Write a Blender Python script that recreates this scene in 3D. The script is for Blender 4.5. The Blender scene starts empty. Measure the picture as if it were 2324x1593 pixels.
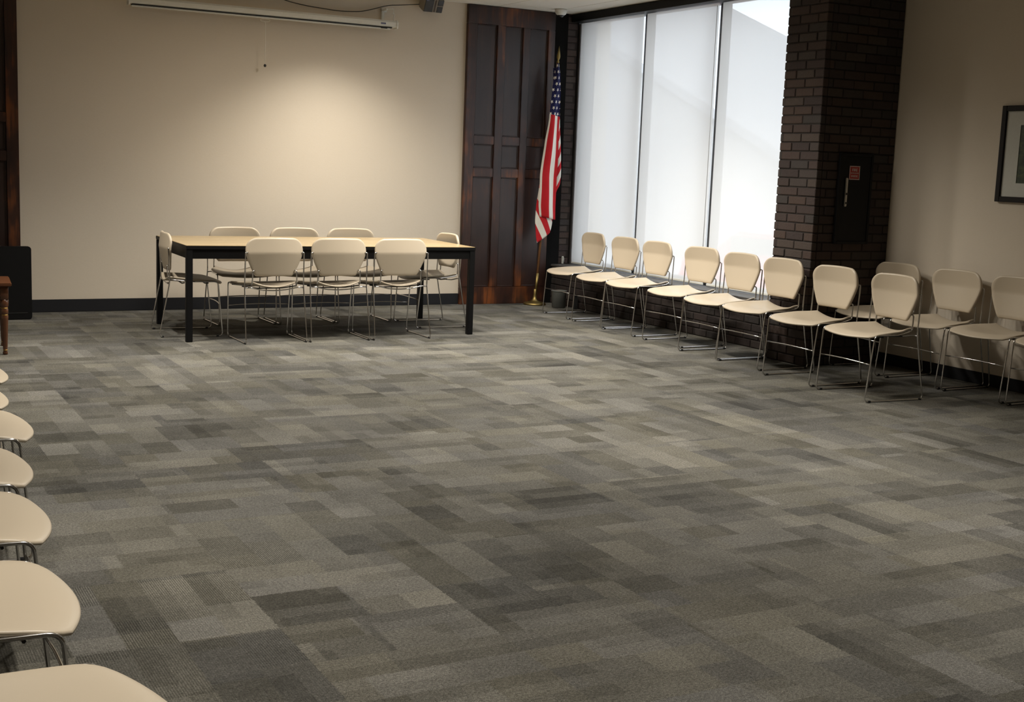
import bpy, bmesh, math, random
from mathutils import Vector, Matrix
random.seed(7)
S = bpy.context.scene
COL = S.collection
R = math.radians

# ------------------------------------------------------------------ camera
W_PX, H_PX = 2324, 1593
F_PX, YAW, PITCH, ROLL, CAM_H = 2899.05, -0.4982, 0.145, 0.0387, 1.4429
cam = bpy.data.cameras.new('camera'); co = bpy.data.objects.new('camera', cam); COL.objects.link(co)
cam.sensor_fit = 'HORIZONTAL'; cam.sensor_width = 36.0; cam.lens = 36.0 * F_PX / W_PX
cam.clip_start = 0.05; cam.clip_end = 200
fw = Vector((-math.sin(YAW)*math.cos(PITCH), math.cos(YAW)*math.cos(PITCH), -math.sin(PITCH)))
rt = Vector((math.cos(YAW), math.sin(YAW), 0)); up = rt.cross(fw)
r2 = rt*math.cos(ROLL) + up*math.sin(ROLL); u2 = up*math.cos(ROLL) - rt*math.sin(ROLL)
co.matrix_world = Matrix(((r2.x, u2.x, -fw.x, 0), (r2.y, u2.y, -fw.y, 0), (r2.z, u2.z, -fw.z, CAM_H), (0, 0, 0, 1)))
S.camera = co

# ------------------------------------------------------------------ world, lights, exposure
S.view_settings.view_transform = 'Standard'; S.view_settings.look = 'None'
S.view_settings.gamma = 1.0; S.view_settings.exposure = 0.42; S.view_settings.use_curve_mapping = False
wd = bpy.data.worlds.new('daylight'); S.world = wd; wd.use_nodes = True
bg = wd.node_tree.nodes['Background']; bg.inputs[0].default_value = (0.90, 0.965, 1.10, 1); bg.inputs[1].default_value = 3.0

XR, YB, ZC, XL, YF = 7.34, 11.757, 3.006, -0.55, -3.2      # right wall, back wall, ceiling, left wall, front wall
XW = 7.05                                                   # plane of the blinds

def spot(x, y, e, size=112, blend=0.55, z=2.985, rad=0.06, col=(1.0, 0.94, 0.835), aim=None):
    l = bpy.data.lights.new('downlight_or_fill', 'SPOT'); l.energy = e; l.spot_size = R(size); l.spot_blend = blend
    l.shadow_soft_size = rad; l.color = col
    o = bpy.data.objects.new('downlight_or_fill', l); o.location = (x, y, z); COL.objects.link(o)
    if aim:
        o.rotation_euler = (Vector(aim) - Vector((x, y, z))).to_track_quat('-Z', 'Y').to_euler()
    return o
spot(4.25, 10.80, 175, 116, 1.0)
spot(4.25, 9.40, 190, 174, 0.7, rad=0.12)  # added wide fill to even out the upper wall, no fixture there
spot(4.30, 8.50, 430, 152, 0.9, rad=0.30)
spot(5.70, 9.30, 170, 100, 1.0)  # added spot to lift the seats of the window row
spot(4.90, 7.50, 175, 152, 0.9, rad=0.30)  # added spot to brighten the right wall and the near chairs
spot(1.70, 9.30, 230, 112, 1.0)  # added fill for the lower left of the back wall
for x, y, e in ((4.3, 5.6, 350), (4.3, 2.9, 290), (4.3, 0.2, 210), (1.6, 8.3, 200), (1.4, 5.6, 300), (1.1, 2.9, 250), (1.1, 0.2, 180)):
    spot(x, y, e, 92, 1.0)

# ------------------------------------------------------------------ materials
class NT:
    def __init__(s, name):
        s.m = bpy.data.materials.new(name); s.m.use_nodes = True; s.t = s.m.node_tree; s.n = s.t.nodes
        s.b = s.n['Principled BSDF']; s.out = s.n['Material Output']
    def node(s, kind, **kw):
        n = s.n.new(kind)
        for k, v in kw.items(): setattr(n, k, v)
        return n
    def put(s, sock, v):
        if isinstance(v, bpy.types.NodeSocket): s.t.links.new(v, sock)
        elif v is not None: sock.default_value = v
    def math(s, op, a, b=None, c=None):
        n = s.node('ShaderNodeMath', operation=op)
        for i, v in enumerate((a, b, c)):
            if v is not None: s.put(n.inputs[i], v)
        return n.outputs[0]
    def mixc(s, f, a, b, blend='MIX'):
        n = s.node('ShaderNodeMix', data_type='RGBA', blend_type=blend)
        s.put(n.inputs[0], f)
        for sk, v in ((n.inputs[6], a), (n.inputs[7], b)):
            s.put(sk, (*v, 1) if isinstance(v, tuple) and len(v) == 3 else v)
        return n.outputs[2]
    def coords(s, which='Object'):
        return s.node('ShaderNodeTexCoord').outputs[which]
    def mapping(s, v, scale=(1, 1, 1), loc=(0, 0, 0), rot=(0, 0, 0)):
        n = s.node('ShaderNodeMapping'); s.put(n.inputs[0], v)
        n.inputs[1].default_value = loc; n.inputs[2].default_value = rot; n.inputs[3].default_value = scale
        return n.outputs[0]
    def noise(s, v, scale, detail=2.0, rough=0.5, dist=0.0):
        n = s.node('ShaderNodeTexNoise'); s.put(n.inputs['Vector'], v)
        n.inputs['Scale'].default_value = scale; n.inputs['Detail'].default_value = detail
        n.inputs['Roughness'].default_value = rough; n.inputs['Distortion'].default_value = dist
        return n.outputs['Fac']
    def white(s, v):
        n = s.node('ShaderNodeTexWhiteNoise', noise_dimensions='3D'); s.put(n.inputs[0], v); return n.outputs[0]
    def xyz(s, v):
        n = s.node('ShaderNodeSeparateXYZ'); s.put(n.inputs[0], v); return n.outputs
    def comb(s, x, y, z):
        n = s.node('ShaderNodeCombineXYZ')
        for i, v in enumerate((x, y, z)): s.put(n.inputs[i], v)
        return n.outputs[0]
    def ramp(s, f, stops):
        n = s.node('ShaderNodeValToRGB'); s.put(n.inputs[0], f); el = n.color_ramp.elements
        while len(el) < len(stops): el.new(0.5)
        for e, (p, c) in zip(el, stops): e.position = p; e.color = (*c, 1)
        return n.outputs[0]
    def bump(s, h, strength=0.2, dist=0.01):
        n = s.node('ShaderNodeBump'); s.put(n.inputs['Height'], h)
        n.inputs['Strength'].default_value = strength; n.inputs['Distance'].default_value = dist
        s.put(s.b.inputs['Normal'], n.outputs[0])
    def setp(s, color=None, rough=0.5, metal=0.0, spec=0.5):
        if color is not None: s.put(s.b.inputs['Base Color'], (*color, 1) if isinstance(color, tuple) and len(color) == 3 else color)
        s.put(s.b.inputs['Roughness'], rough); s.b.inputs['Metallic'].default_value = metal
        s.b.inputs['Specular IOR Level'].default_value = spec
        return s.m

def plain(name, color, rough=0.5, metal=0.0, spec=0.5, nscale=60, namp=0.06, bump=0.0):
    t = NT(name); c = t.coords(); f = t.noise(c, nscale, 3)
    a = tuple(min(1, v*(1+namp)) for v in color); b = tuple(v*(1-namp) for v in color)
    t.setp(t.mixc(f, b, a), rough, metal, spec)
    if bump: t.bump(f, bump, 0.002)
    return t.m

def mat_wall():
    t = NT('tan wallcovering'); c = t.coords('Object')
    f = t.noise(t.mapping(c, (60, 60, 240)), 1.0, 3); g = t.noise(c, 0.9, 3)
    col = t.mixc(g, (0.575, 0.505, 0.415), (0.61, 0.54, 0.45))
    col = t.mixc(t.math('MULTIPLY', f, 0.35), col, (0.50, 0.44, 0.35))
    t.setp(col, 0.75, 0, 0.25); t.bump(f, 0.25, 0.002); return t.m

def mat_carpet():
    t = NT('patchwork carpet tile'); P = t.coords('Object')
    nd = t.node('ShaderNodeTexNoise'); t.put(nd.inputs['Vector'], P); nd.inputs['Scale'].default_value = 75; nd.inputs['Detail'].default_value = 5; nd.inputs['Roughness'].default_value = 0.75
    off = t.node('ShaderNodeVectorMath', operation='MULTIPLY_ADD'); t.put(off.inputs[0], nd.outputs['Color']); off.inputs[1].default_value = (0.034,)*3
    t.put(off.inputs[2], P)
    x, y, _ = t.xyz(off.outputs[0])
    T = 0.61
    ix = t.math('FLOOR', t.math('DIVIDE', x, T)); iy = t.math('FLOOR', t.math('DIVIDE', y, T))
    sel = t.math('GREATER_THAN', t.white(t.comb(ix, iy, 3.3)), 0.52)
    ns = t.math('SUBTRACT', 1.0, sel)
    qx = t.math('ADD', t.math('MULTIPLY', x, ns), t.math('MULTIPLY', y, sel))
    qy = t.math('ADD', t.math('MULTIPLY', y, ns), t.math('MULTIPLY', x, sel))
    def rects(h, w, seed):
        row = t.math('FLOOR', t.math('DIVIDE', qy, h))
        sh = t.white(t.comb(row, seed, t.math('ADD', ix, t.math('MULTIPLY', iy, 17.0))))
        wv = t.math('MULTIPLY_ADD', t.white(t.comb(row, seed+5.1, sel)), w, w*0.6)
        cx = t.math('FLOOR', t.math('DIVIDE', t.math('ADD', qx, sh), wv))
        return t.white(t.comb(row, cx, t.math('MULTIPLY_ADD', sel, 7.0, seed)))
    a = rects(0.1525, 0.34, 1.7); b = rects(0.305, 0.26, 9.2); d = rects(0.0763, 0.42, 4.4)
    tile = t.white(t.comb(ix, iy, 8.8))
    v = t.math('MULTIPLY', a, 0.27)
    v = t.math('MULTIPLY_ADD', b, 0.21, v); v = t.math('MULTIPLY_ADD', tile, 0.16, v)
    v = t.math('ADD', v, t.math('MULTIPLY', t.math('SUBTRACT', t.math('GREATER_THAN', d, 0.25), 0.5), 0.10))
    v = t.math('ADD', v, 0.14)
    big = t.noise(P, 3.0, 4, 0.65)
    v = t.math('MULTIPLY_ADD', big, 0.40, v); v = t.math('SUBTRACT', v, 0.20)
    v = t.math('MULTIPLY_ADD', t.math('SUBTRACT', t.noise(P, 38, 3, 0.7), 0.5), 0.30, v)
    cool = t.ramp(v, ((0.14, (0.043, 0.042, 0.039)), (0.45, (0.103, 0.100, 0.094)), (0.85, (0.198, 0.191, 0.180))))
    olive = t.ramp(v, ((0.14, (0.040, 0.037, 0.028)), (0.45, (0.095, 0.089, 0.071)), (0.85, (0.182, 0.171, 0.143))))
    hue = t.math('ADD', t.math('MULTIPLY', t.white(t.comb(t.math('MULTIPLY', a, 91.0), ix, iy)), 0.6), t.math('MULTIPLY', b, 0.4))
    col = t.mixc(hue, cool, olive)
    px, py, _ = t.xyz(P); rq = t.math('ADD', t.math('MULTIPLY', py, ns), t.math('MULTIPLY', px, sel))
    ribc = t.math('MULTIPLY', rq, 2*math.pi/0.0075)
    rib = t.math('MULTIPLY_ADD', t.math('SINE', ribc), 0.5, 0.5)
    ribamp = t.math('MULTIPLY', t.math('POWER', t.white(t.comb(t.math('MULTIPLY', a, 53.0), iy, ix)), 1.2), 0.75)
    k = t.math('SUBTRACT', 1.0, t.math('MULTIPLY', rib, ribamp))
    k = t.math('MULTIPLY_ADD', ribamp, 0.35, k)
    sp = t.noise(P, 330, 2, 0.7)
    k = t.math('MULTIPLY', k, t.math('MAXIMUM', t.math('MULTIPLY_ADD', sp, 3.2, -0.6), 0.1))
    k = t.math('MULTIPLY', k, t.math('MULTIPLY_ADD', t.noise(P, 115, 2, 0.6), 1.7, 0.15))
    col = t.mixc(1.0, col, t.comb(k, k, k), 'MULTIPLY')
    t.setp(col, 0.95, 0, 0.1)
    t.bump(t.math('MULTIPLY_ADD', rib, 0.5, sp), 0.5, 0.004)
    return t.m

def mat_wood(name, frame):
    t = NT(name); c = t.coords('Object')
    g = t.noise(t.mapping(c, (30, 30, 1.8)), 1.0, 5, 0.6, 0.6); p = t.noise(t.mapping(c, (4.5, 4.5, 2.2)), 1.0, 3, 0.55)
    f = t.math('ADD', t.math('MULTIPLY', g, 0.35), t.math('MULTIPLY', p, 0.65))
    if frame: col = t.ramp(f, ((0.40, (0.017, 0.0075, 0.006)), (0.53, (0.040, 0.015, 0.009)), (0.66, (0.17, 0.052, 0.014))))
    else: col = t.ramp(f, ((0.38, (0.018, 0.0095, 0.0085)), (0.58, (0.032, 0.0165, 0.0135)), (0.74, (0.075, 0.028, 0.013))))
    t.setp(col, 0.36, 0, 0.45); t.bump(g, 0.12, 0.002); return t.m

def mat_brick():
    t = NT('dark brown brick'); at = t.node('ShaderNodeAttribute', attribute_name='tint')
    c = t.coords('Object'); n = t.noise(c, 70, 4, 0.6); n2 = t.noise(c, 14, 3)
    col = t.mixc(t.math('MULTIPLY', n, 0.5), at.outputs['Color'], (0.026, 0.021, 0.020))
    col = t.mixc(t.math('MULTIPLY', n2, 0.3), col, (0.07, 0.058, 0.054))
    t.setp(col, 0.85, 0, 0.2); t.bump(n, 0.5, 0.006); return t.m

def mat_ceiling():
    t = NT('acoustic ceiling tile'); c = t.coords('Object'); n = t.noise(c, 160, 3, 0.7); v = t.noise(t.mapping(c, (1, 1, 1)), 40, 2)
    col = t.mixc(n, (0.66, 0.63, 0.56), (0.78, 0.75, 0.69)); x, y, _ = t.xyz(c)
    t.setp(col, 0.9, 0, 0.1); t.bump(t.math('ADD', n, v), 0.5, 0.004); return t.m

def mat_blind():
    t = NT('white roller blind fabric'); c = t.coords('Object'); x, y, z = t.xyz(c)
    wv = t.math('MULTIPLY', t.math('SINE', t.math('MULTIPLY', z, 2*math.pi/0.006)), t.math('SINE', t.math('MULTIPLY', y, 2*math.pi/0.006)))
    f = t.math('MULTIPLY_ADD', wv, 0.06, 0.5)
    col = t.mixc(f, (0.80, 0.79, 0.77), (0.86, 0.85, 0.83))
    tr = t.node('ShaderNodeBsdfTranslucent'); t.put(tr.inputs[0], col)
    df = t.node('ShaderNodeBsdfDiffuse'); t.put(df.inputs[0], col)
    tp = t.node('ShaderNodeBsdfTransparent')
    m1 = t.node('ShaderNodeMixShader'); m1.inputs[0].default_value = 0.36; t.put(m1.inputs[1], df.outputs[0]); t.put(m1.inputs[2], tr.outputs[0])
    m2 = t.node('ShaderNodeMixShader'); m2.inputs[0].default_value = 0.20; t.put(m2.inputs[1], m1.outputs[0]); t.put(m2.inputs[2], tp.outputs[0])
    t.put(t.out.inputs[0], m2.outputs[0]); return t.m

def mat_glass():
    t = NT('clear window glass')
    gl = t.node('ShaderNodeBsdfGlossy'); gl.inputs['Roughness'].default_value = 0.02
    tp = t.node('ShaderNodeBsdfTransparent'); tp.inputs[0].default_value = (0.95, 0.97, 0.96, 1)
    m = t.node('ShaderNodeMixShader'); m.inputs[0].default_value = 0.06; t.put(m.inputs[1], tp.outputs[0]); t.put(m.inputs[2], gl.outputs[0])
    t.put(t.out.inputs[0], m.outputs[0]); return t.m

def mat_flag():
    t = NT('striped and starred flag cloth')
    u = t.node('ShaderNodeUVMap', uv_map='stripe').outputs[0]; sx, can, _ = t.xyz(u)
    st = t.node('ShaderNodeUVMap', uv_map='star').outputs[0]; ax, ay, _ = t.xyz(st)
    odd = t.math('GREATER_THAN', t.math('FRACT', t.math('MULTIPLY', sx, 0.5)), 0.5)
    fold = t.noise(t.coords('Object'), 9, 2)
    red = t.mixc(fold, (0.42, 0.012, 0.018), (0.55, 0.022, 0.03)); wh = t.mixc(fold, (0.70, 0.66, 0.58), (0.80, 0.77, 0.70))
    stripes = t.mixc(odd, red, wh)
    # five-pointed stars on a staggered lattice
    row = t.math('FLOOR', ay); shx = t.math('MULTIPLY_ADD', t.math('FRACT', t.math('MULTIPLY', row, 0.5)), 1.0, ax)
    cx = t.math('SUBTRACT', t.math('FRACT', shx), 0.5); cy = t.math('SUBTRACT', t.math('FRACT', ay), 0.5)
    rr = t.math('SQRT', t.math('ADD', t.math('MULTIPLY', cx, cx), t.math('MULTIPLY', cy, cy)))
    ang = t.math('ARCTAN2', cx, cy)
    a = t.math('ABSOLUTE', t.math('SUBTRACT', t.math('MODULO', t.math('ADD', ang, math.pi*3 + math.pi*0.2 - math.pi*0.2), R(72)), R(36)))
    a = t.math('SUBTRACT', R(36), a)
    edge = t.math('DIVIDE', 0.36*0.309, t.math('SINE', t.math('ADD', a, R(18))))
    star = t.math('LESS_THAN', rr, edge)
    blue = t.mixc(fold, (0.009, 0.010, 0.050), (0.014, 0.016, 0.078))
    canton = t.mixc(star, blue, wh)
    col = t.mixc(t.math('GREATER_THAN', can, 0.0), stripes, canton)
    t.setp(col, 0.8, 0, 0.2); return t.m

def mat_table_top():
    t = NT('maple laminate'); c = t.coords('Object')
    g = t.noise(t.mapping(c, (2.0, 34, 10)), 1.0, 4, 0.55, 0.3)
    t.setp(t.ramp(g, ((0.3, (0.36, 0.265, 0.14)), (0.7, (0.45, 0.34, 0.185)))), 0.24, 0, 0.5); return t.m

def mat_picture():
    t = NT('dark green woodland print'); c = t.coords('Object')
    a = t.noise(t.mapping(c, (1, 9, 22)), 1.0, 5, 0.7, 0.8); b = t.noise(c, 34, 4, 0.7)
    f = t.math('MULTIPLY_ADD', b, 0.5, t.math('MULTIPLY', a, 0.5))
    t.setp(t.ramp(f, ((0.36, (0.008, 0.012, 0.010)), (0.5, (0.03, 0.045, 0.026)), (0.62, (0.07, 0.09, 0.035)), (0.75, (0.12, 0.11, 0.07)))), 0.35); return t.m

M = dict(wall=mat_wall(), carpet=mat_carpet(), wood=mat_wood('dark stained wood frame', True), woodpanel=mat_wood('dark stained wood panel', False), brick=mat_brick(), ceiling=mat_ceiling(), blind=mat_blind(),
         glass=mat_glass(), flag=mat_flag(), maple=mat_table_top(), picture=mat_picture(),
         base=plain('charcoal vinyl baseboard', (0.014, 0.0145, 0.017), 0.6, 0, 0.2),
         cream=plain('cream moulded plastic', (0.50, 0.425, 0.325), 0.40, 0, 0.4, 900, 0.05, 0.06),
         chrome=plain('polished chrome rod', (0.62, 0.61, 0.60), 0.16, 1.0),
         rubber=plain('black rubber', (0.015, 0.015, 0.015), 0.7),
         black=plain('black painted metal', (0.0045, 0.0045, 0.005), 0.5, 0, 0.2),
         shadeblack=plain('matt black shade', (0.006, 0.006, 0.006), 0.9, 0, 0.1),  # flat black that stands in for shadow in the far corner
         mortar=plain('dark mortar', (0.022, 0.018, 0.016), 0.95),
         slate=plain('dark grey stone ledge', (0.085, 0.078, 0.072), 0.6, 0, 0.4, 25, 0.2),
         white=plain('white enamelled metal', (0.66, 0.66, 0.62), 0.42),
         bronze=plain('dark bronze window frame', (0.022, 0.020, 0.019), 0.4, 0.3),
         alu=plain('satin aluminium', (0.62, 0.63, 0.66), 0.32, 1.0),
         grey=plain('grey steel cabinet', (0.22, 0.19, 0.15), 0.5), smoke=plain('dark tinted panel', (0.012, 0.013, 0.016), 0.25),
         brass=plain('aged brass', (0.27, 0.20, 0.075), 0.45, 1.0),
         oakpole=plain('varnished pole wood', (0.18, 0.085, 0.035), 0.35, 0, 0.5, 30, 0.15),
         walnut=plain('glossy walnut', (0.085, 0.032, 0.013), 0.28, 0, 0.5, 14, 0.25),
         gilt=plain('worn gilt ring', (0.42, 0.27, 0.07), 0.4, 0.8),
         tanleather=plain('tan leather', (0.26, 0.15, 0.055), 0.5),
         frame=plain('black brown frame', (0.012, 0.010, 0.009), 0.5, 0, 0.2), mat=plain('pale grey mount board', (0.50, 0.50, 0.46), 0.9),
         signred=plain('red sticker', (0.36, 0.028, 0.022), 0.5), signwhite=plain('white sticker print', (0.60, 0.56, 0.52), 0.6),
         steel=plain('brushed steel', (0.42, 0.40, 0.36), 0.35, 1.0), bluebadge=plain('blue grey badge', (0.12, 0.13, 0.22), 0.5),
         string=plain('white cord', (0.72, 0.68, 0.60), 0.7), binp=plain('grey plastic', (0.09, 0.093, 0.085), 0.6),
         concrete=plain('pale concrete', (0.50, 0.48, 0.45), 0.9, 0, 0.2, 3, 0.1), stucco=plain('pale stucco', (0.30, 0.285, 0.27), 0.9, 0, 0.2, 8, 0.05),
         roof=plain('pale metal roofing', (0.27, 0.26, 0.255), 0.7), carred=plain('red car paint', (0.55, 0.02, 0.03), 0.2), tyre=plain('tyre rubber', (0.02, 0.02, 0.02), 0.8))

# ------------------------------------------------------------------ mesh helpers
def obj(name, bm, m, parent=None, smooth=False, loc=None):
    me = bpy.data.meshes.new(name); bm.normal_update(); bm.to_mesh(me); bm.free()
    me.materials.append(m)
    if smooth:
        for p in me.polygons: p.use_smooth = True
    o = bpy.data.objects.new(name, me); COL.objects.link(o)
    if parent: o.parent = parent
    if loc: o.location = loc
    return o
def empty(name, loc=(0, 0, 0), rz=0.0):
    o = bpy.data.objects.new(name, None); COL.objects.link(o); o.location = loc; o.rotation_euler = (0, 0, rz); o.empty_display_size = 0.1
    return o
def tag(o, label, cat, group=None):
    o['label'] = label; o['category'] = cat
    if group: o['group'] = group
    return o
def struct(o, label=None):
    o['kind'] = 'structure'
    if label: o['label'] = label
    return o
def kids(o): return list(o.children)
def copy_tree(o, parent=None):
    c = o.copy(); COL.objects.link(c); c.parent = parent
    for ch in kids(o): copy_tree(ch, c)
    return c
def box(bm, x0, x1, y0, y1, z0, z1, bev=0.0, seg=2):
    t = bmesh.new(); bmesh.ops.create_cube(t, size=1)
    for v in t.verts: v.co = Vector(((x0+x1)/2 + v.co.x*(x1-x0), (y0+y1)/2 + v.co.y*(y1-y0), (z0+z1)/2 + v.co.z*(z1-z0)))
    if bev: bmesh.ops.bevel(t, geom=t.edges[:], offset=bev, segments=seg, affect='EDGES', clamp_overlap=True)
    merge(bm, t); return bm
def merge(bm, t, mat=None):
    mp = {v: bm.verts.new(mat @ v.co if mat else v.co) for v in t.verts}; fs = []
    for f in t.faces:
        try: fs.append(bm.faces.new([mp[v] for v in f.verts]))
        except ValueError: pass
    t.free(); return fs
def bx(*a, **k): return box(bmesh.new(), *a, **k)
def fillet(pts, r, n=5):
    out = [Vector(pts[0])]
    for i in range(1, len(pts)-1):
        p, a, b = Vector(pts[i]), Vector(pts[i-1]), Vector(pts[i+1])
        d1, d2 = (a-p), (b-p); k = min(r, d1.length*0.45, d2.length*0.45)
        s, e = p + d1.normalized()*k, p + d2.normalized()*k
        for j in range(n+1):
            t = j/n; out.append(s*(1-t)**2 + p*2*t*(1-t) + e*t*t)
    out.append(Vector(pts[-1])); return out
def tube(bm, pts, r, n=8, caps=True):
    pts = [Vector(p) for p in pts]; rings = []; N = None
    rs = r if isinstance(r, (list, tuple)) else [r]*len(pts)
    for i, p in enumerate(pts):
        t = (pts[min(i+1, len(pts)-1)] - pts[max(i-1, 0)]).normalized()
        if N is None:
            N = t.orthogonal().normalized()
        else:
            N = (N - t*N.dot(t)).normalized()
        B = t.cross(N)
        rings.append([bm.verts.new(p + (N*math.cos(2*math.pi*k/n) + B*math.sin(2*math.pi*k/n))*rs[i]) for k in range(n)])
    for a, b in zip(rings, rings[1:]):
        for k in range(n): bm.faces.new((a[k], a[(k+1) % n], b[(k+1) % n], b[k]))
    if caps: bm.faces.new(rings[0][::-1]); bm.faces.new(rings[-1])
    return bm
def tb(pts, r, n=8): return tube(bmesh.new(), pts, r, n)
def lathe(bm, prof, n=24, c=(0, 0, 0)):
    rings = []
    for r, z in prof:
        rings.append([bm.verts.new((c[0]+max(r, 1e-4)*math.cos(2*math.pi*k/n), c[1]+max(r, 1e-4)*math.sin(2*math.pi*k/n), c[2]+z)) for k in range(n)])
    for a, b in zip(rings, rings[1:]):
        for k in range(n): bm.faces.new((a[k], a[(k+1) % n], b[(k+1) % n], b[k]))
    bm.faces.new(rings[0][::-1]); bm.faces.new(rings[-1]); return bm
def shell(fn, nu, nv, thick, axis=None):
    """closed moulded shell with a rounded rim; fn(u, v) -> point, thickness goes along the surface normal"""
    P = [[Vector(fn(i/nu, -1+2*j/nv)) for j in range(nv+1)] for i in range(nu+1)]
    bm = bmesh.new()
    def nrm(i, j):
        a = P[min(i+1, nu)][j]-P[max(i-1, 0)][j]; b = P[i][min(j+1, nv)]-P[i][max(j-1, 0)]
        c = a.cross(b); return c.normalized() if c.length > 1e-9 else Vector((0, 0, 1))
    N = [[Vector(axis) if axis else nrm(i, j) for j in range(nv+1)] for i in range(nu+1)]
    F = [[bm.verts.new(P[i][j]+N[i][j]*thick/2) for j in range(nv+1)] for i in range(nu+1)]
    B = [[bm.verts.new(P[i][j]-N[i][j]*thick/2) for j in range(nv+1)] for i in range(nu+1)]
    for i in range(nu):
        for j in range(nv):
            bm.faces.new((F[i][j], F[i+1][j], F[i+1][j+1], F[i][j+1]))
            bm.faces.new((B[i][j], B[i][j+1], B[i+1][j+1], B[i+1][j]))
    loop = [(0, j) for j in range(nv)] + [(i, nv) for i in range(nu)] + [(nu, j) for j in range(nv, 0, -1)] + [(i, 0) for i in range(nu, 0, -1)]
    cen = sum((p for r in P for p in r), Vector())/((nu+1)*(nv+1)); mid = []
    L = len(loop)
    for k, (i, j) in enumerate(loop):
        a, b = P[loop[k-1][0]][loop[k-1][1]], P[loop[(k+1) % L][0]][loop[(k+1) % L][1]]
        o = (b-a).cross(N[i][j]); o = o.normalized() if o.length > 1e-9 else (P[i][j]-cen).normalized()
        if o.dot(P[i][j]-cen) < 0: o = -o
        mid.append([bm.verts.new(P[i][j]+(N[i][j]*math.cos(q)+o*math.sin(q))*thick*0.5) for q in (R(45), R(90), R(135))])
    for k in range(L):
        (i, j), (i2, j2) = loop[k], loop[(k+1) % L]
        c1 = [F[i][j]]+mid[k]+[B[i][j]]; c2 = [F[i2][j2]]+mid[(k+1) % L]+[B[i2][j2]]
        for q in range(4): bm.faces.new((c1[q], c2[q], c2[q+1], c1[q+1]))
    bmesh.ops.recalc_face_normals(bm, faces=bm.faces[:])
    return bm
def smooth(a, b, x):
    t = max(0.0, min(1.0, (x-a)/(b-a))); return t*t*(3-2*t)

# ------------------------------------------------------------------ the room
struct(obj('floor', bx(XL-.1, XR+.1, YF-.1, YB+.1, -0.12, 0.0), M['carpet']), 'grey and brown patchwork carpet tile floor')
ceil_bm = bmesh.new()
tx, ty, g = 0.61, 1.22, 0.004
xs = [XL-.1+k*tx for k in range(int((XR-XL+.2)/tx)+2)]; ys = [YB+.1-0.33-k*ty for k in range(-1, int((YB-YF+.2)/ty)+2)]
box(ceil_bm, XL-.1, XR+.1, YF-.1, YB+.1, ZC+.012, ZC+.10)
for x in xs:
    for y in ys:
        x0, x1, y0, y1 = max(XL-.1, x+g), min(XR+.1, x+tx-g), max(YF-.1, y-ty+g), min(YB+.1, y-g)
        if x1-x0 > .02 and y1-y0 > .02: box(ceil_bm, x0, x1, y0, y1, ZC, ZC+.02, 0.003, 1)
struct(obj('ceiling', ceil_bm, M['ceiling']), 'cream acoustic tile ceiling')
struct(obj('wall_back', bx(XL-.1, XR+.1, YB, YB+.12, 0, ZC+.02), M['wall']), 'tan wall behind the table')
struct(obj('wall_left', bx(XL-.12, XL, YF-.1, YB, 0, ZC+.02), M['wall']), 'tan wall along the left side')
struct(obj('wall_front', bx(XL, XR, YF-.12, YF, 0, ZC+.02), M['wall']), 'tan wall behind the viewer')
PN, PF, PX = 7.42, 7.86, 6.57                                          # brick pillar: near side, far side, room side
struct(obj('wall_right', bx(XR, XR+.2, YF, PN+.2, 0, ZC+.02), M['wall']), 'tan wall on the right, beyond the brick pillar')
BX1 = 5.735
struct(obj('baseboard_back', bx(1.515, BX1, YB-.012, YB, 0, .112, bev=.004), M['base']), 'charcoal baseboard along the back wall')
struct(obj('baseboard_right', bx(XR-.012, XR, YF, PN, 0, .088, bev=.004), M['base']), 'charcoal baseboard along the right wall')

def bricks(name, x0, x1, y0, y1, z0, z1, faces, label, dark=1.0):
    """core of mortar with courses of separate brick faces in one mesh; faces: '-x' and / or '-y'"""
    ch, bl, mj = 0.0677, 0.203, 0.010
    bm = bmesh.new(); lay = bm.loops.layers.float_color.new('tint')
    def paint(fs, c):
        for f in fs:
            for l in f.loops: l[lay] = (*c, 1)
    t = bx(x0+.008, x1, y0+(.008 if '-y' in faces else 0), y1, z0, z1); paint(merge(bm, t), (0.020, 0.017, 0.015))
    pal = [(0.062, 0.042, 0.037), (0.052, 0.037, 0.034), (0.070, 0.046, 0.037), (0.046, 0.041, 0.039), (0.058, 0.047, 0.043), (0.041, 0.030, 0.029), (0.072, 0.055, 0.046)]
    pal = [tuple(v*dark for v in c) for c in pal]  # a factor below one puts shade into the brick tint
    n = int((z1-z0)/ch)+1
    for k in range(n):
        a, b = z0+k*ch+mj/2, min(z0+(k+1)*ch-mj/2, z1)
        if b-a < .01: continue
        if '-x' in faces:
            y = y0 - (0.0 if k % 2 else bl/2)
            while y < y1:
                s, e = max(y, y0)+(0 if y <= y0 else mj/2), min(y+bl, y1)-(0 if y+bl >= y1 else mj/2)
                if e-s > .02:
                    j = random.uniform(-.002, .002); t = bx(x0+j, x0+.05, s, e, a, b, bev=.004, seg=1); paint(merge(bm, t), random.choice(pal))
                y += bl
        if '-y' in faces:
            x = x0 - (bl/2 if k % 2 else 0.0)
            if '-x' in faces: x += 0.0
            while x < x1:
                s, e = max(x, x0+(.05 if '-x' in faces else 0))+mj/2, min(x+bl, x1)-mj/2
                if e-s > .02:
                    j = random.uniform(-.002, .002); t = bx(s, e, y0+j, y0+.05, a, b, bev=.004, seg=1); paint(merge(bm, t), random.choice(pal))
                x += bl
        if '+y' in faces:                                             # ragged far edge seen against the window
            j = random.uniform(.0, .007); t = bx(x0+.002, x0+.10, y1-.05, y1+.004+j, a, b, bev=.004, seg=1); paint(merge(bm, t), random.choice(pal))
    return struct(obj(name, bm, M['brick']), label)
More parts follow.
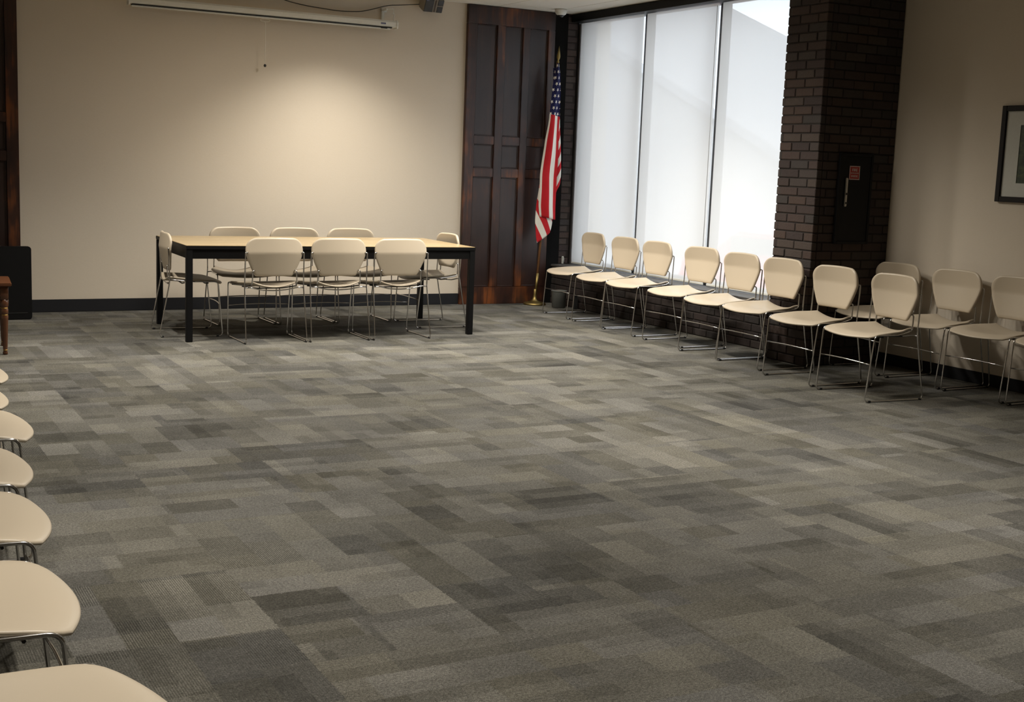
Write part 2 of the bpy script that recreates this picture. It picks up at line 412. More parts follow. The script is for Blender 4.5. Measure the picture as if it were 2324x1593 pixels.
bricks('wall_pillar', PX, XR, PN, PF, 0, ZC, ('-x', '-y', '+y'), 'dark brown brick pillar between the windows and the right wall')
LX = 6.82
bricks('wall_window', LX, XR, PF+.004, YB, 0, 0.39, ('-x',), 'low brick wall under the windows, shade put into its colour', 0.45)  # same brick, its tint lowered to paint in the shade below the ledge
struct(obj('trim_1', bx(LX-.012, XW+.10, PF+.014, YB-.001, 0.3905, 0.412, bev=.004), M['slate']), 'dark grey ledge under the blinds')
bricks('wall_corner', 6.897, 7.028, YB-.016, YB-.001, 0.413, ZC, ('-y',), 'narrow dark brick strip in the far corner')
struct(obj('corner_shade', bx(6.742, 6.895, YB-.03, YB-.001, 0, ZC), M['shadeblack']), 'black strip painted in for the corner shade behind the flag')  # added strip: the shadow beside the panelling made as a black surface

# windows: three panes behind the blinds, dark frame members
WT = 2.93
MY = (10.53, 9.35)
edges = [11.74, MY[0], MY[1], PF+.02]
wedges = [11.70, MY[0]+.088, MY[1]+.078, PF+.02]
for k in range(3):
    y1, y0 = wedges[k], wedges[k+1]
    w = empty('window_%d' % (k+1), (XW+.12, (y0+y1)/2, .41)); struct(w, 'tall fixed window pane behind the blinds, %s' % ('far', 'middle', 'near')[k])
    fb = bmesh.new(); d = (y1-y0)/2
    box(fb, -.04, .04, -d, -d+.03, 0, WT-.41+.06); box(fb, -.04, .04, d-.03, d, 0, WT-.41+.06)
    box(fb, -.04, .04, -d+.03, d-.03, 0, .05); box(fb, -.04, .04, -d+.03, d-.03, WT-.41, WT-.41+.06)
    obj('window_frame', fb, M['bronze'], w)
    obj('pane', bx(-.004, .004, -d+.03, d-.03, .05, WT-.41), M['glass'], w)
struct(obj('wall_lintel', bx(XW+.08, XR+.1, PF+.02, YB, WT+.06, ZC+.02), M['black']), 'dark head above the windows')
struct(obj('trim_3', bx(7.03, XW+.20, 11.738, YB-.001, .413, ZC-.001), M['bronze']), 'dark window jamb in the far corner')
struct(obj('trim_4', bx(XW-.012, XW+.03, 11.712, 11.737, .413, 2.915), plain('grey metal jamb channel', (0.10, 0.09, 0.085), 0.45, .4)), 'grey metal side channel beside the far blind')
struct(obj('trim_5', bx(XW-.115, XW+.075, PF+.02, 11.735, 2.925, ZC-.006, bev=.004), M['black']), 'black valance box above the blinds')

# roller blinds
bl_lab = ('far white roller blind, next to the flag', 'middle white roller blind, between two bright gaps', 'near white roller blind, partly behind the brick pillar')
GAP = 0.027
for k in range(3):
    y1 = edges[k]-(.030 if k == 0 else GAP); y0 = edges[k+1]+(GAP if k < 2 else 0.02)
    r = empty('roller_blind', (XW, (y0+y1)/2, .43)); tag(r, bl_lab[k], 'blind', 'roller blinds over the windows'); h = (y1-y0)/2
    fb = bmesh.new(); fb.faces.new([fb.verts.new((0, y, z)) for y, z in ((-h, .012), (h, .012), (h, 2.49), (-h, 2.49))])
    obj('fabric', fb, M['blind'], r)
    obj('hem_bar', bx(-.006, .006, -h, h, -.008, 0.012, bev=.003), M['white'], r)
# bead chain beside the second mullion and the cord holder on the corner bricks
ch = obj('blind_chain', tb([(XW-.008, MY[1]+.045, 2.90), (XW-.009, MY[1]+.046, 1.7), (XW-.008, MY[1]+.048, .62)], .0025, 6), M['steel'], None, True)
tag(ch, 'thin bead chain hanging down the near edge of the middle blind', 'chain')
hold = empty('cord_holder', (6.955, YB-.022, .45)); tag(hold, 'small pale cord holder on the brick by the far blind', 'holder')
obj('plate', bx(-.012, .012, -.004, .006, -.035, .045, bev=.003), M['mat'], hold); obj('hook', tb(fillet([(0, 0, .03), (0, -.02, .03), (0, -.02, -.02)], .012), .005), M['mat'], hold, True)

# wood panelling
def panelling(x0, x1, cols, label, mirror=False):
    root = empty('wood_panelling', (x0, YB, 0)); tag(root, label, 'panelling')
    fb = bmesh.new(); T0, T1 = -.045, -.001
    rails = ((0, .178), (1.306, 1.394), (1.633, 1.717), (2.82, ZC-.004))
    edge = 0.0
    for (a, b) in list(cols)+[(x1, None)]:
        box(fb, edge-x0 if edge else 0, a-x0, T0, T1, .1785, 2.8195, .004, 2)
        if b is None: break
        for (z0, z1) in rails[1:3]: box(fb, a-x0-.002, b-x0+.002, T0+.004, T1, z0, z1, .004, 2)
        edge = b
    for (z0, z1) in (rails[0], rails[3]): box(fb, 0, x1-x0, T0, T1, z0, z1, .004, 2)
    obj('frame', fb, M['wood'], root)
    for (a, b) in cols:
        for (z0, z1) in ((.178, 1.306), (1.394, 1.633), (1.717, 2.82)):
            pb = bmesh.new(); box(pb, a-x0-.001, b-x0+.001, -.018, T1, z0-.001, z1+.001)
            # sloping moulding round the recess
            for (p, q, s, e) in ((a-x0, a-x0+.014, z0, z1), (b-x0-.014, b-x0, z0, z1)): box(pb, p, q, -.026, -.016, s, e, .004, 1)
            for (s, e) in ((z0, z0+.014), (z1-.014, z1)): box(pb, a-x0+.014, b-x0-.014, -.026, -.016, s, e, .004, 1)
            obj('panel', pb, M['woodpanel'], root)
    return root
panelling(BX1, 6.738, ((5.84, 6.07), (6.16, 6.365), (6.445, 6.66)), 'dark stained wood panelling from floor to ceiling beside the flag')
panelling(0.45, 1.51, ((0.55, 0.76), (0.85, 1.05), (1.17, 1.41)), 'dark stained wood panelling cut off by the left edge of the photo')

# ------------------------------------------------------------------ stacking chair, front = +X
CW, CL, RR = 0.245, 0.25, 0.0052
def seat_fn(u, v):
    hw = 0.172 + 0.069*smooth(0.0, 0.42, u) + 0.006*smooth(.4, .8, u)
    if u > .84: hw *= 1 - 0.12*((u-.84)/.16)**3
    x = -0.165 + 0.39*u + (0.040*(1-v*v)*smooth(.4, 1, u)) - .012*(1-v*v)*(1-u)
    z = 0.443 + 0.026*v*v*(1-u)**1.2 - 0.010*(1-v*v)*(1-u) - 0.012*math.sin(math.pi*min(1, u*1.15))*(1-v*v)
    z -= (0.022-.006*v*v)*max(0, (u-.78)/.22)**2 + 0.006*smooth(.65, 1, u)*(1-v*v)
    z -= 0.003*smooth(.5, .9, u)*abs(v)**4
    return (x, v*hw, z)
def back_fn(u, v):
    # u = 0 bottom .. 1 top
    z = 0.526 + 0.278*u
    top, rc = 0.804, 0.080
    q = min(1.0, u/.66); hw = 0.146 + 0.072*(q*1.25-.25*q**4)*(1 if q < 1 else 1)
    d = z-(top-rc)
    if d > 0: hw = hw - rc + math.sqrt(max(0, rc*rc - d*d*.985))
    if z < .540: hw -= 0.004*((.540-z)/.012)**2
    x = -0.166 + 0.042*(v*hw/.218)**2*(.85+.15*u) - (0.034*u/.62 if u < .62 else 0.034 - 0.014*(u-.62)/.38)
    z += -0.010*(1-u)*(1-v*v)*0 - .004*v*v*u
    return (x, v*hw, z)
def urow(fn, n):   # denser rows near the top so the corners come out round
    return lambda i, v: fn(1-(1-i)**1.7, v)
def chair():
    root = empty('stacking_chair')
    obj('seat', shell(seat_fn, 22, 20, .013), M['cream'], root, True)
    obj('backrest', shell(urow(back_fn, 26), 26, 22, .022, (1, 0, 0)), M['cream'], root, True)
    for s in (1, -1):
        p = [(-.172, s*.214, .700), (-.176, s*.234, .700), (-.164, s*.236, .440), (-CL+.004, s*CW, RR+.001), (CL-.004, s*CW, RR+.001), (.205, s*.2565, .4395), (.02, s*.2545, .4385),
             (-.13, s*.186, .446), (-.172, s*.178, .456), (-.176, s*.176, .556), (-.168, s*.160, .562)]
        f = obj('side_frame', tb(fillet(p, .032, 5), RR, 8), M['chrome'], root, True)
        for px in (-CL+.03, CL-.045):
            obj('glide', bx(px-.014, px+.014, s*CW-.0075, s*CW+.0075, 0.0, .014, bev=.004), M['rubber'], f)
    rs = [(-.167, .236, .425), (-.175, .19, .430), (-.155, .10, .408), (-.15, 0, .402), (-.155, -.10, .408), (-.175, -.19, .430), (-.167, -.236, .425)]
    obj('rear_stretcher', tb(fillet(rs, .03, 4), .0048, 8), M['chrome'], root, True)
    fs = [(.223, .2515, .250), (.233, .12, .256), (.236, 0, .258), (.233, -.12, .256), (.223, -.2515, .250)]
    obj('front_stretcher', tb(fillet(fs, .05, 4), .0042, 8), M['chrome'], root, True)
    ub = bmesh.new()
    for x in (-.05, .13): tube(ub, [(x, -.248 if x > 0 else -.222, .428), (x, -.1, .412), (x, .1, .412), (x, .248 if x > 0 else .222, .428)], .005, 6)
    obj('seat_support', ub, M['rubber'], root, True)
    return root
proto = chair(); used = [False]
def place(x, y, deg, label, group):
    o = proto if not used[0] else copy_tree(proto); used[0] = True
    o.location = (x, y, 0); o.rotation_euler = (0, 0, R(deg)); tag(o, label, 'chair', group)
g = 'chairs around the long table'
place(3.076, 9.715, 90.5, 'cream stacking chair tucked under the near long side of the table, leftmost of its three', g)
place(3.601, 9.705, 90, 'cream stacking chair tucked under the near long side of the table, middle of its three', g)
place(4.129, 9.700, 90.5, 'cream stacking chair tucked under the near long side of the table, rightmost of its three', g)
place(2.560, 10.205, -5, 'cream stacking chair seen side-on at the left short end of the table', g)
place(4.762, 10.314, 180, 'cream stacking chair at the right short end of the table, by the wood panelling', g)
place(3.164, 10.773, -89, 'cream stacking chair on the far side of the table, leftmost of three against the wall', g)
place(3.700, 10.770, -90, 'cream stacking chair on the far side of the table, middle of three against the wall', g)
place(4.227, 10.760, -90, 'cream stacking chair on the far side of the table, rightmost of three against the wall', g)
g = 'row of chairs in front of the windows'
row = [(6.471, 10.614, -2.6, 'cream chair at the far end of the window row, nearest the flag'), (6.433, 9.983, .2, 'cream chair in the window row, second from the flag'),
       (6.403, 9.418, -.3, 'cream chair in the window row, third from the flag'), (6.396, 8.739, 2.8, 'cream chair in the window row, fourth from the flag, before the second bright gap'),
       (6.314, 8.108, -.3, 'cream chair in the window row, before the near blind and fifth from the flag'), (6.300, 7.584, .3, 'cream chair in the window row, right in front of the brick pillar edge'),
       (6.213, 6.918, .4, 'cream chair in the window row, second from its near end, before the dark pillar side'), (6.170, 6.302, -3.0, 'well lit cream chair at the near end of the window row, before the right wall')]
for x, y, a, l in row: place(x, y, 180+a, l, g)
g = 'row of chairs along the right wall'
for x, y, a, l in ((7.055, 7.155, 0, 'shaded cream chair against the right wall, in the corner by the brick pillar'), (7.055, 6.575, .5, 'cream chair against the right wall, second from the brick pillar'),
                   (7.050, 6.02, 1, 'cream chair against the right wall, third from the brick pillar'), (7.045, 5.46, 1, 'cream chair against the right wall, fourth from the pillar, only its seat corner in view')):
    place(x, y, 180+a, l, g)
g = 'row of chairs at the left edge'
for x, y, a, l in ((.445, 6.05, -3, 'farthest cream seat at the left edge, nearest the wooden table leg'), (.375, 5.465, -3, 'second farthest cream seat at the left edge of the photo'),
                   (.386, 4.86, -3, 'third farthest cream seat at the left edge, its rail just showing'), (.297, 4.225, -3, 'cream seat at the left edge, fourth from the front of the row'),
                   (.260, 3.62, -3, 'cream seat at the left edge, third from the front of the row'), (.218, 2.94, -2, 'large cream seat at the left edge, second from the front'),
                   (.285, 2.205, 8, 'nearest cream seat, cut off by the bottom left corner of the photo')):
    place(x, y, a, l, g)

# ------------------------------------------------------------------ long table
tx0, tx1, ty0, ty1 = 2.443, 4.859, 9.642, 10.789
tr = empty('long_table', ((tx0+tx1)/2, (ty0+ty1)/2, 0), -.0281); tag(tr, 'long table with maple top and black frame and legs in front of the back wall', 'table')
hx, hy = (tx1-tx0)/2, (ty1-ty0)/2
obj('tabletop', bx(-hx+.003, hx-.003, -hy+.003, hy-.003, .736, .742, bev=.002), M['maple'], tr)
obj('edge_band', bx(-hx, hx, -hy, hy, .712, .7395, bev=.002), M['black'], tr)
ab = bmesh.new()
for s in (-1, 1):
    box(ab, -hx+.05, hx-.05, s*(hy-.024)-.010, s*(hy-.024)+.010, .640, .712); box(ab, s*(hx-.024)-.010, s*(hx-.024)+.010, -hy+.05, hy-.05, .640, .712)
obj('apron', ab, M['black'], tr)
for sx in (-1, 1):
    for sy in (-1, 1):
        obj('leg', bx(sx*(hx-.026)-.024, sx*(hx-.026)+.024, sy*(hy-.026)-.024, sy*(hy-.026)+.024, 0, .712, bev=.003), M['black'], tr)

# ------------------------------------------------------------------ projection screen on the back wall
sc = empty('projection_screen', (3.665, YB, 2.672)); tag(sc, 'white pull-down projection screen rolled up in its long case on the back wall', 'projection screen')
x0, x1 = -1.245, 1.255
def prism(bm, prof, a, b):
    A = [bm.verts.new((a, y, z)) for y, z in prof]; B = [bm.verts.new((b, y, z)) for y, z in prof]; n = len(prof)
    for k in range(n): bm.faces.new((A[k], A[(k+1) % n], B[(k+1) % n], B[k]))
    bm.faces.new(A[::-1]); bm.faces.new(B); bmesh.ops.recalc_face_normals(bm, faces=bm.faces[:]); return bm
yc = -.115
case = prism(bmesh.new(), [(yc+.038, .022), (yc-.036, .022), (yc-.044, .034), (yc-.044, .068), (yc-.028, .086), (yc+.028, .086), (yc+.040, .070)], x0, x1)
obj('case', case, M['white'], sc)
obj('slot', bx(x0+.02, x1-.05, yc-.0435, yc+.02, .012, .0225), M['rubber'], sc)
obj('bottom_bar', bx(x0+.015, x1-.06, yc-.038, yc+.0, -.001, .013, bev=.004), M['white'], sc)
for a, b in ((x0-.012, x0+.001), (x1-.001, x1+.014)):
    obj('end_cap', prism(bmesh.new(), [(yc+.041, .012), (yc-.040, .012), (yc-.048, .032), (yc-.048, .070), (yc-.030, .090), (yc+.030, .090), (yc+.043, .072)], a, b), M['white'], sc)
for xb in (x0+.09, x1-.05):
    bb = bmesh.new(); box(bb, xb-.055, xb-.025, -.018, -.001, .085, .200, .003); box(bb, xb-.05, xb-.03, -.125, -.018, .180, .196, .003); box(bb, xb-.055, xb+.0, -.02, -.001, .172, .208, .003)
    br = obj('wall_bracket', bb, M['white'], sc)
    obj('hanging_hook', tb(fillet([(xb+.03, yc, .086), (xb+.03, yc, .125), (xb+.042, yc, .14), (xb+.03, yc, .158), (xb+.02, yc, .145), (xb+.03, yc, .165), (xb+.03, yc, .198), (xb-.03, yc+.01, .190)], .008, 3), .0035, 6), M['white'], br, True)
obj('badge', bx(x1-.165, x1-.115, yc-.0465, yc-.0435, .043, .058), M['bluebadge'], sc); obj('latch', bx(x1-.165, x1-.10, yc-.047, yc-.042, .004, .014), M['rubber'], sc)
xp = -.032
lp = bmesh.new(); tube(lp, [(xp+.046*math.cos(a), yc-.01, -.012+.013*math.sin(a)-.004) for a in [k*math.pi/12 for k in range(25)]], .0028, 6, False)
obj('pull_loop', lp, M['string'], sc, True)
obj('pull_cord', tb([(xp, yc-.01, -.026), (xp+.004, yc-.01, -.06), (xp+.003, yc-.012, -.24), (xp+.002, yc-.012, -.408)], .0026, 6), M['string'], sc, True)
obj('pull_knob', lathe(bmesh.new(), [(0, -.014), (.009, -.011), (.0135, 0), (.009, .011), (0, .014)], 12, (xp+.002, yc-.012, -.421)), M['rubber'], sc, True)

# small wall speaker with its wire
sp = empty('wall_speaker', (5.315, 11.63, 2.935)); tag(sp, 'small grey box speaker with black front panels tilted down high on the wall', 'speaker'); sp.rotation_euler = (R(27), 0, 0)
obj('cabinet', bx(-.10, .10, -.004, .13, -.065, .065, bev=.004), M['grey'], sp)
obj('main_grille', bx(-.097, -.008, -.010, -.002, -.062, .062, bev=.002), M['smoke'], sp)
obj('slot_panel', bx(.004, .022, -.008, -.002, -.058, .058, bev=.002), plain('brown slot', (.07, .05, .035), .6), sp)
for z0, z1 in ((-.062, -.004), (.006, .062)): obj('side_grille', bx(.036, .094, -.009, -.002, z0, z1, bev=.002), M['smoke'], sp)
bd = obj('badge', bx(-.090, -.066, -.0115, -.0095, .046, .055), M['bluebadge'], sp)
obj('mount_arm', tb([(0, .12, .0), (0, .155, -.055)], .014), M['grey'], sp, True)
wire = obj('speaker_wire', tb(fillet([(3.55, YB-.02, ZC-.02), (3.825, YB-.03, 2.865), (4.04, YB-.03, 2.832), (4.387, YB-.03, 2.811), (4.60, YB-.03, 2.825), (4.743, YB-.03, 2.866), (4.82, YB-.03, 2.893), (4.90, YB-.03, 2.912), (5.0, YB-.03, 2.922), (5.20, YB-.04, 2.948)], .08, 5), .004, 6), M['rubber'], None, True)
tag(wire, 'thin black wire sagging along the top of the back wall above the screen case', 'wire')

# ceiling dome camera
dc = empty('dome_camera', (6.64, 11.45, ZC)); tag(dc, 'small white dome security camera on the ceiling above the flag', 'camera')
obj('housing', lathe(bmesh.new(), [(.055, -.001), (.062, -.008), (.060, -.03), (.050, -.05), (.028, -.062)], 24), M['white'], dc, True)
obj('lens_dome', lathe(bmesh.new(), [(.034, -.052), (.032, -.064), (.022, -.078), (.006, -.085)], 20), M['smoke'], dc, True)

# ------------------------------------------------------------------ flag on its stand
fb0 = Vector((6.548, 11.585, 0)); lean = Vector((.150, -.02, 2.55))
fs = empty('flag_stand', fb0); tag(fs, 'furled red, white and blue striped flag on a pole in the far corner', 'flag')
obj('base', lathe(bmesh.new(), [(.118, 0), (.118, .012), (.108, .024), (.060, .034), (.030, .050), (.020, .085), (.017, .11), (.017, .16), (.012, .165)], 28), M['brass'], fs, True)
pd = lean.normalized()
obj('pole', tb([pd*.06, pd*1.2, pd*2.50], .0125, 12), M['oakpole'], fs, True)
tt = bmesh.new(); tube(tt, [pd*.10, pd*.33], .0155, 12); obj('ferrule', tt, M['brass'], fs, True)
fin = bmesh.new(); b0 = 2.49
tube(fin, [pd*(b0+d) for d in (0, .01, .02, .03, .045, .065, .09, .12, .17)], [.014, .016, .012, .009, .017, .020, .016, .010, .001], 10)
obj('finial', fin, M['brass'], fs, True)
def flag_mesh():
    bm = bmesh.new(); u1 = bm.loops.layers.uv.new('stripe'); u2 = bm.loops.layers.uv.new('star')
    def sheet(rows, depth, fn, amp, freq, nu=40, nv=26, slope=0.0):
        def lerp(z):
            for (za, la, ra), (zb, lb, rb) in zip(rows, rows[1:]):
                if za >= z >= zb:
                    t = (za-z)/(za-zb); t = t*t*(3-2*t)*.4 + t*.6; return la+(lb-la)*t, ra+(rb-ra)*t
            return rows[-1][1:]
        G = []; UV = {}
        for i in range(nu+1):
            z = rows[0][0] + (rows[-1][0]-rows[0][0])*i/nu; l, r = lerp(z); line = []
            for j in range(nv+1):
                t = j/nv; x = l+(r-l)*t; zz = z + slope*(t-.5)*smooth(.7, 1, i/nu)
                w = r-l; y = depth + amp*w*math.cos(2*math.pi*freq*t + .6*math.sin(3*i/nu)) + .006*math.sin(9*z+4*t) + .05*w*(2*t-1)**2
                v = bm.verts.new((x, y, zz)); UV[v] = fn(x, zz, t, i/nu); line.append(v)
            G.append(line)
        for i in range(nu):
            for j in range(nv):
                f = bm.faces.new((G[i][j], G[i+1][j], G[i+1][j+1], G[i][j+1]))
                for l in f.loops: a, b, c, d = UV[l.vert]; l[u1].uv = (a, b); l[u2].uv = (c, d)
    X0, Y0 = fb0.x, fb0.y
    q = lambda rows: [(z, a-X0+.030+.025*(1-smooth(.9, 1.5, z)), b-X0+.030+.005*(1-smooth(.9, 1.5, z))) for z, a, b in rows]
    # front fold: canton on top, upright stripes below
    def f1(x, z, t, s):
        can = (z-1.955) + .02*(t-.5)
        return (9.72+2.75*t, can, t*4.0*(.35+s) + .3, z*16.5)
    sheet(q([(2.478, 6.625, 6.655), (2.36, 6.612, 6.672), (2.23, 6.592, 6.682), (1.93, 6.565, 6.690), (1.66, 6.53, 6.690), (1.34, 6.487, 6.688), (1.16, 6.476, 6.690), (1.03, 6.470, 6.688), (.905, 6.485, 6.688)]), -.075, f1, .10, 1.1, 60, 30, -.03)
    # lower fold: stripes running down to the right
    def f2(x, z, t, s):
        return (3.0 + ((x+X0-6.49) + (z-.88)*.5)/.068, -1.0, 0, 0)
    sheet(q([(1.25, 6.49, 6.66), (1.03, 6.455, 6.675), (.88, 6.448, 6.668), (.77, 6.462, 6.655), (.70, 6.476, 6.640)]), -.045, f2, .06, .8, 30, 26, .11)
    # right fold: stripes running up to the right
    def f3(x, z, t, s):
        w = ((1.90-z)*216 - (6.752-(x+X0))*190*2.2)/20.5
        return (1.0+w+10.0, -w if w < 0 else -1.0, t*2.2+.2, z*16.5)
    sheet(q([(2.44, 6.628, 6.662), (2.23, 6.645, 6.700), (1.93, 6.662, 6.735), (1.66, 6.668, 6.758), (1.34, 6.676, 6.772), (1.23, 6.682, 6.764), (1.15, 6.690, 6.722)]), .0, f3, .14, .7, 44, 18, .05)
    return bm
fl = obj('flag_cloth', flag_mesh(), M['flag'], fs, True)
sm = fl.modifiers.new('cloth', 'SOLIDIFY'); sm.thickness = .0015

# ------------------------------------------------------------------ fire extinguisher cabinet in the pillar
fc = empty('extinguisher_cabinet', (6.940, PN-.003, .938)); tag(fc, 'black fire extinguisher cabinet set in the dark side of the brick pillar', 'cabinet')
cb = bmesh.new(); wv, hv = .17, .685
for a, b, c, d in ((-wv, -wv+.022, 0, hv), (wv-.022, wv, 0, hv), (-wv+.022, wv-.022, 0, .022), (-wv+.022, wv-.022, hv-.022, hv)): box(cb, a, b, -.022, .0, c, d, .003, 1)
obj('frame', cb, M['black'], fc)
dr = obj('door', bx(-wv+.024, wv-.024, -.016, -.002, .024, hv-.024, bev=.002), M['black'], fc)
hb = obj('handle', bx(-.104, -.080, -.030, -.016, .285, .500, bev=.004), M['steel'], dr)
for z0, z1 in ((.372, .388), (.305, .318)): obj('handle_slot', bx(-.098, -.076, -.0325, -.028, z0, z1), M['rubber'], hb)
lb = empty('label', (0, 0, 0)); lb.parent = fc; lb.name = 'warning_label'
lbm = obj('sticker', bx(-.066, .036, -.0185, -.0155, .488, .592), M['signred'], lb); lbm['label'] = 'red and white warning sticker'
bd = bmesh.new()
for k in range(9):
    xk = -.066+.0118*k
    for z in (.4885, .585): box(bd, xk, xk+.008, -.0192, -.0183, z, z+.0065)
for s in (-.066, .0315): box(bd, s, s+.0045, -.0192, -.0183, .497, .583)
obj('border', bd, M['signwhite'], lb)
def text(body, size, loc, parent, name, m, rot=(math.pi/2, 0, 0)):
    c = bpy.data.curves.new(name, 'FONT'); c.body = body; c.size = size; c.extrude = .0004; c.align_x = 'CENTER'; c.resolution_u = 2
    o = bpy.data.objects.new(name, c); COL.objects.link(o)
    bpy.context.view_layer.update()
    me = bpy.data.meshes.new_from_object(o.evaluated_get(bpy.context.evaluated_depsgraph_get())); bpy.data.objects.remove(o)
    me.materials.clear(); me.materials.append(m); o = bpy.data.objects.new(name, me); COL.objects.link(o)
    o.location = loc; o.rotation_euler = rot; o.parent = parent; return o
text('FIRE', .030, (-.015, -.0190, .552), lb, 'lettering', M['signwhite'])
text('EXTINGUISHER', .0115, (-.015, -.0190, .534), lb, 'lettering', M['signwhite'])
text('INSIDE', .022, (-.015, -.0190, .508), lb, 'lettering', M['signwhite'])

# ------------------------------------------------------------------ framed picture on the right wall
pf = empty('framed_picture', (XR, 6.012, 1.647)); tag(pf, 'dark framed woodland picture with a pale mount on the right wall', 'picture')
ph, pw, ft = .333, .385, .040
fb = bmesh.new()
for a, b, c, d in ((-pw, -pw+ft, -ph, ph), (pw-ft, pw, -ph, ph), (-pw+ft, pw-ft, -ph, -ph+.038), (-pw+ft, pw-ft, ph-.038, ph)): box(fb, -.030, -.002, a, b, c, d, .003, 1)
obj('frame', fb, M['frame'], pf)
mb = bmesh.new()
for a, b, c, d in ((-pw+ft, -.225, -ph+.038, ph-.038), (.225, pw-ft, -ph+.038, ph-.038), (-.225, .225, -ph+.038, -.200), (-.225, .225, .198, ph-.038)): box(mb, -.014, -.004, a, b, c, d)
obj('mount', mb, M['mat'], pf); obj('print', bx(-.010, -.003, -.226, .226, -.201, .199), M['picture'], pf)

# ------------------------------------------------------------------ left edge: side table and black panel
bp = empty('standing_board', (1.20, 11.30, 0)); tag(bp, 'black flat board with rounded corners standing on its edge at the left back wall', 'board')
pb = bmesh.new(); prof = []
for (cx, cz, a0) in ((.31, .59, 0), (-.31, .59, 90), (-.31, .03, 180), (.31, .03, 270)):
    for k in range(6): a = R(a0+18*k); prof.append((cx+.026*math.cos(a), cz+.026*math.sin(a)))
A = [pb.verts.new((x, -.03, z-.004)) for x, z in prof]; B = [pb.verts.new((x, .03, z-.004)) for x, z in prof]
for k in range(len(prof)): pb.faces.new((A[k], A[(k+1) % len(prof)], B[(k+1) % len(prof)], B[k]))
pb.faces.new(A[::-1]); pb.faces.new(B); bmesh.ops.recalc_face_normals(pb, faces=pb.faces[:])
bmesh.ops.bevel(pb, geom=[e for e in pb.edges if abs(e.verts[0].co.y-e.verts[1].co.y) < 1e-6], offset=.006, segments=2, affect='EDGES')
obj('slab', pb, M['black'], bp); obj('rim', bx(-.30, .30, -.034, -.029, .055, .060), M['rubber'], bp)
st = empty('side_table', (.914, 9.611, 0), R(-5)); tag(st, 'small walnut side table with turned legs at the left edge, before the black panel', 'table')
obj('tabletop', bx(-.25, .25, -.26, .26, .478, .502, bev=.006), M['walnut'], st)
ap = bmesh.new()
for s in (-1, 1): box(ap, -.19, .19, s*.212-.010, s*.212+.010, .395, .478); box(ap, s*.203-.010, s*.203+.010, -.2, .2, .395, .478)
obj('apron', ap, M['walnut'], st)
for sx in (-1, 1):
    for sy in (-1, 1):
        lg = bmesh.new(); lathe(lg, [(.012, 0), (.016, .004), (.0175, .014), (.013, .028), (.016, .06), (.0225, .25), (.024, .272), (.019, .280), (.024, .288), (.024, .318), (.018, .326), (.026, .342), (.026, .395)], 16, (sx*.203, sy*.212, 0))
        box(lg, sx*.203-.026, sx*.203+.026, sy*.212-.026, sy*.212+.026, .385, .478, .003, 1)
        l = obj('leg', lg, M['walnut'], st, True)
        for z in (.279, .326, .033): obj('ring', lathe(bmesh.new(), [(.019, -.004), (.0235, 0), (.019, .004)] if z > .1 else [(.013, -.003), (.0165, 0), (.013, .003)], 16, (sx*.203, sy*.212, z)), M['gilt'], l, True)
bx_ = empty('leather_box', (.940, 9.74, .502), R(-5)); tag(bx_, 'tan upright box standing on the walnut side table, barely in view', 'box')
obj('body', bx(-.15, .15, -.05, .05, 0, .30, bev=.006), M['tanleather'], bx_); obj('lid', bx(-.154, .154, -.054, .054,   .301, .335, bev=.006), M['tanleather'], bx_)

# ------------------------------------------------------------------ small things on the floor under the first chairs
wb = empty('waste_bin', (6.66, 11.28, 0)); tag(wb, 'small grey bin on the floor behind the first chair of the window row', 'bin')
obj('body', lathe(bmesh.new(), [(.060, 0), (.068, .006), (.078, .17), (.081, .175), (.075, .172), (.063, .012), (.02, .010)], 24), M['binp'], wb, True)
obj('rim', lathe(bmesh.new(), [(.0785, .168), (.083, .172), (.083, .180), (.077, .180), (.076, .170)], 24), M['binp'], wb, True)
kb = empty('black_box', (6.775, 11.14, 0)); tag(kb, 'small black upright box on the floor next to the grey bin', 'box')
obj('body', bx(-.02, .02, -.02, .02, 0, .125, bev=.004), M['rubber'], kb); obj('cap', bx(-.017, .017, -.017, .017, .1245, .135, bev=.003), M['smoke'], kb)

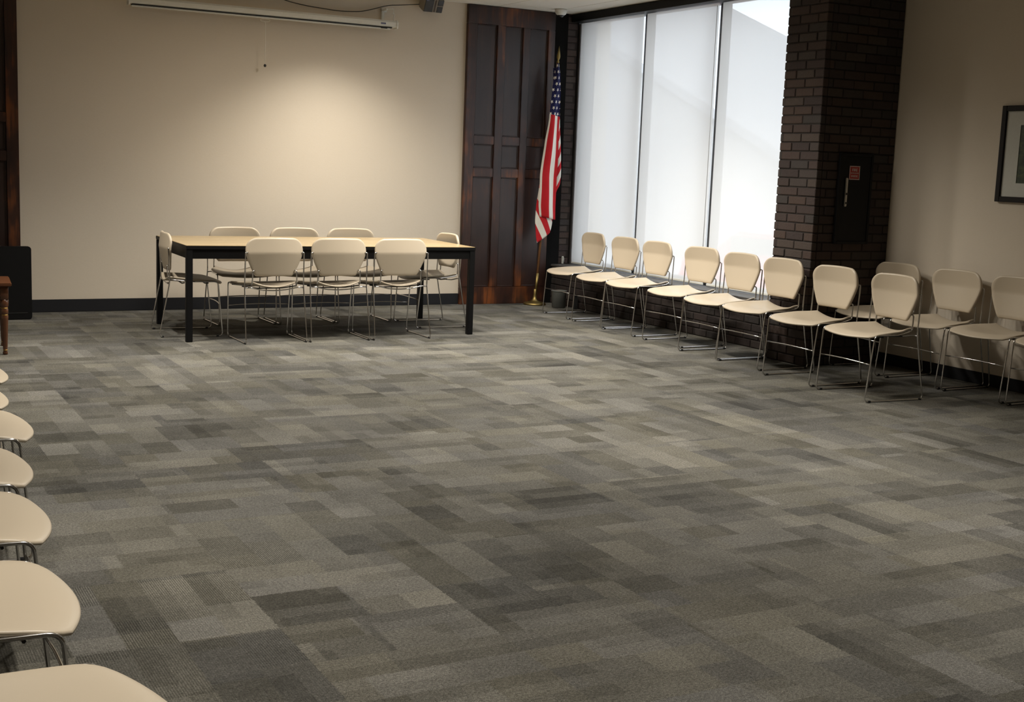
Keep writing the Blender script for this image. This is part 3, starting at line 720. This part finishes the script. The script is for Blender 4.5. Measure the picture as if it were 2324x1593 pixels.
# ------------------------------------------------------------------ outdoors, seen dimly through the blinds
GZ = -0.85
gr = obj('ground_outside', bx(XR+.2, 60, -30, 70, GZ-.2, GZ), M['concrete']); struct(gr, 'pale paved ground outside the windows')
nb = empty('neighbouring_building', (20, 26.0, GZ)); tag(nb, 'pale building with a sloping roof line outside, seen faintly through the blinds', 'building')
def slab(pr, a, b):
    m = bmesh.new(); A = [m.verts.new((a, y, z)) for y, z in pr]; B = [m.verts.new((b, y, z)) for y, z in pr]; n = len(pr)
    for k in range(n): m.faces.new((A[k], A[(k+1) % n], B[(k+1) % n], B[k]))
    m.faces.new(A[::-1]); m.faces.new(B); bmesh.ops.recalc_face_normals(m, faces=m.faces[:]); return m
RL = lambda y: 3.79 + 0.384*y                    # roof line, height above the ground against y
obj('walls', slab([(-8, 0), (-8, RL(-8)-.25), (22, RL(22)-.25), (22, 0)], 0, 8), M['stucco'], nb)
obj('roof', slab([(-8.4, RL(-8.4)-.25), (-8.4, RL(-8.4)), (22.4, RL(22.4)), (22.4, RL(22.4)-.25)], -.3, 8.3), M['roof'], nb)
car = empty('car', (13.2, 15.0, GZ)); tag(car, 'red car parked outside, a faint pink shape low on the near blind', 'car')
prof = [(-2.1, .35), (-2.15, .75), (-1.9, .95), (-1.1, 1.02), (-.55, 1.42), (.75, 1.45), (1.45, 1.0), (2.1, .92), (2.2, .6), (2.1, .32)]
cbm = bmesh.new(); rings = []
for xo, sc_ in ((-.86, .93), (-.78, 1.0), (.78, 1.0), (.86, .93)): rings.append([cbm.verts.new((xo*(1-.16*max(0, z-1.0)/.45), y*sc_, .32+(z-.32)*(.97 if sc_ < 1 else 1))) for y, z in prof])
for a, b in zip(rings, rings[1:]):
    for k in range(len(prof)): cbm.faces.new((a[k], a[(k+1) % len(prof)], b[(k+1) % len(prof)], b[k]))
cbm.faces.new(rings[0][::-1]); cbm.faces.new(rings[-1]); bmesh.ops.recalc_face_normals(cbm, faces=cbm.faces[:])
obj('body', cbm, M['carred'], car)
for s in (-1, 1): obj('side_window', bx(s*.80-.03, s*.80+.03, -.75, .85, 1.05, 1.34, bev=.02), M['smoke'], car)
for y in (-1.3, 1.3):
    for s in (-1, 1):
        wbm = bmesh.new(); lathe(wbm, [(.20, -.10), (.31, -.10), (.335, -.06), (.335, .06), (.31, .10), (.20, .10)], 24)
        for v in wbm.verts: v.co = Vector((v.co.z+s*.76, v.co.x+y, v.co.y+.335))
        obj('wheel', wbm, M['tyre'], car, True)
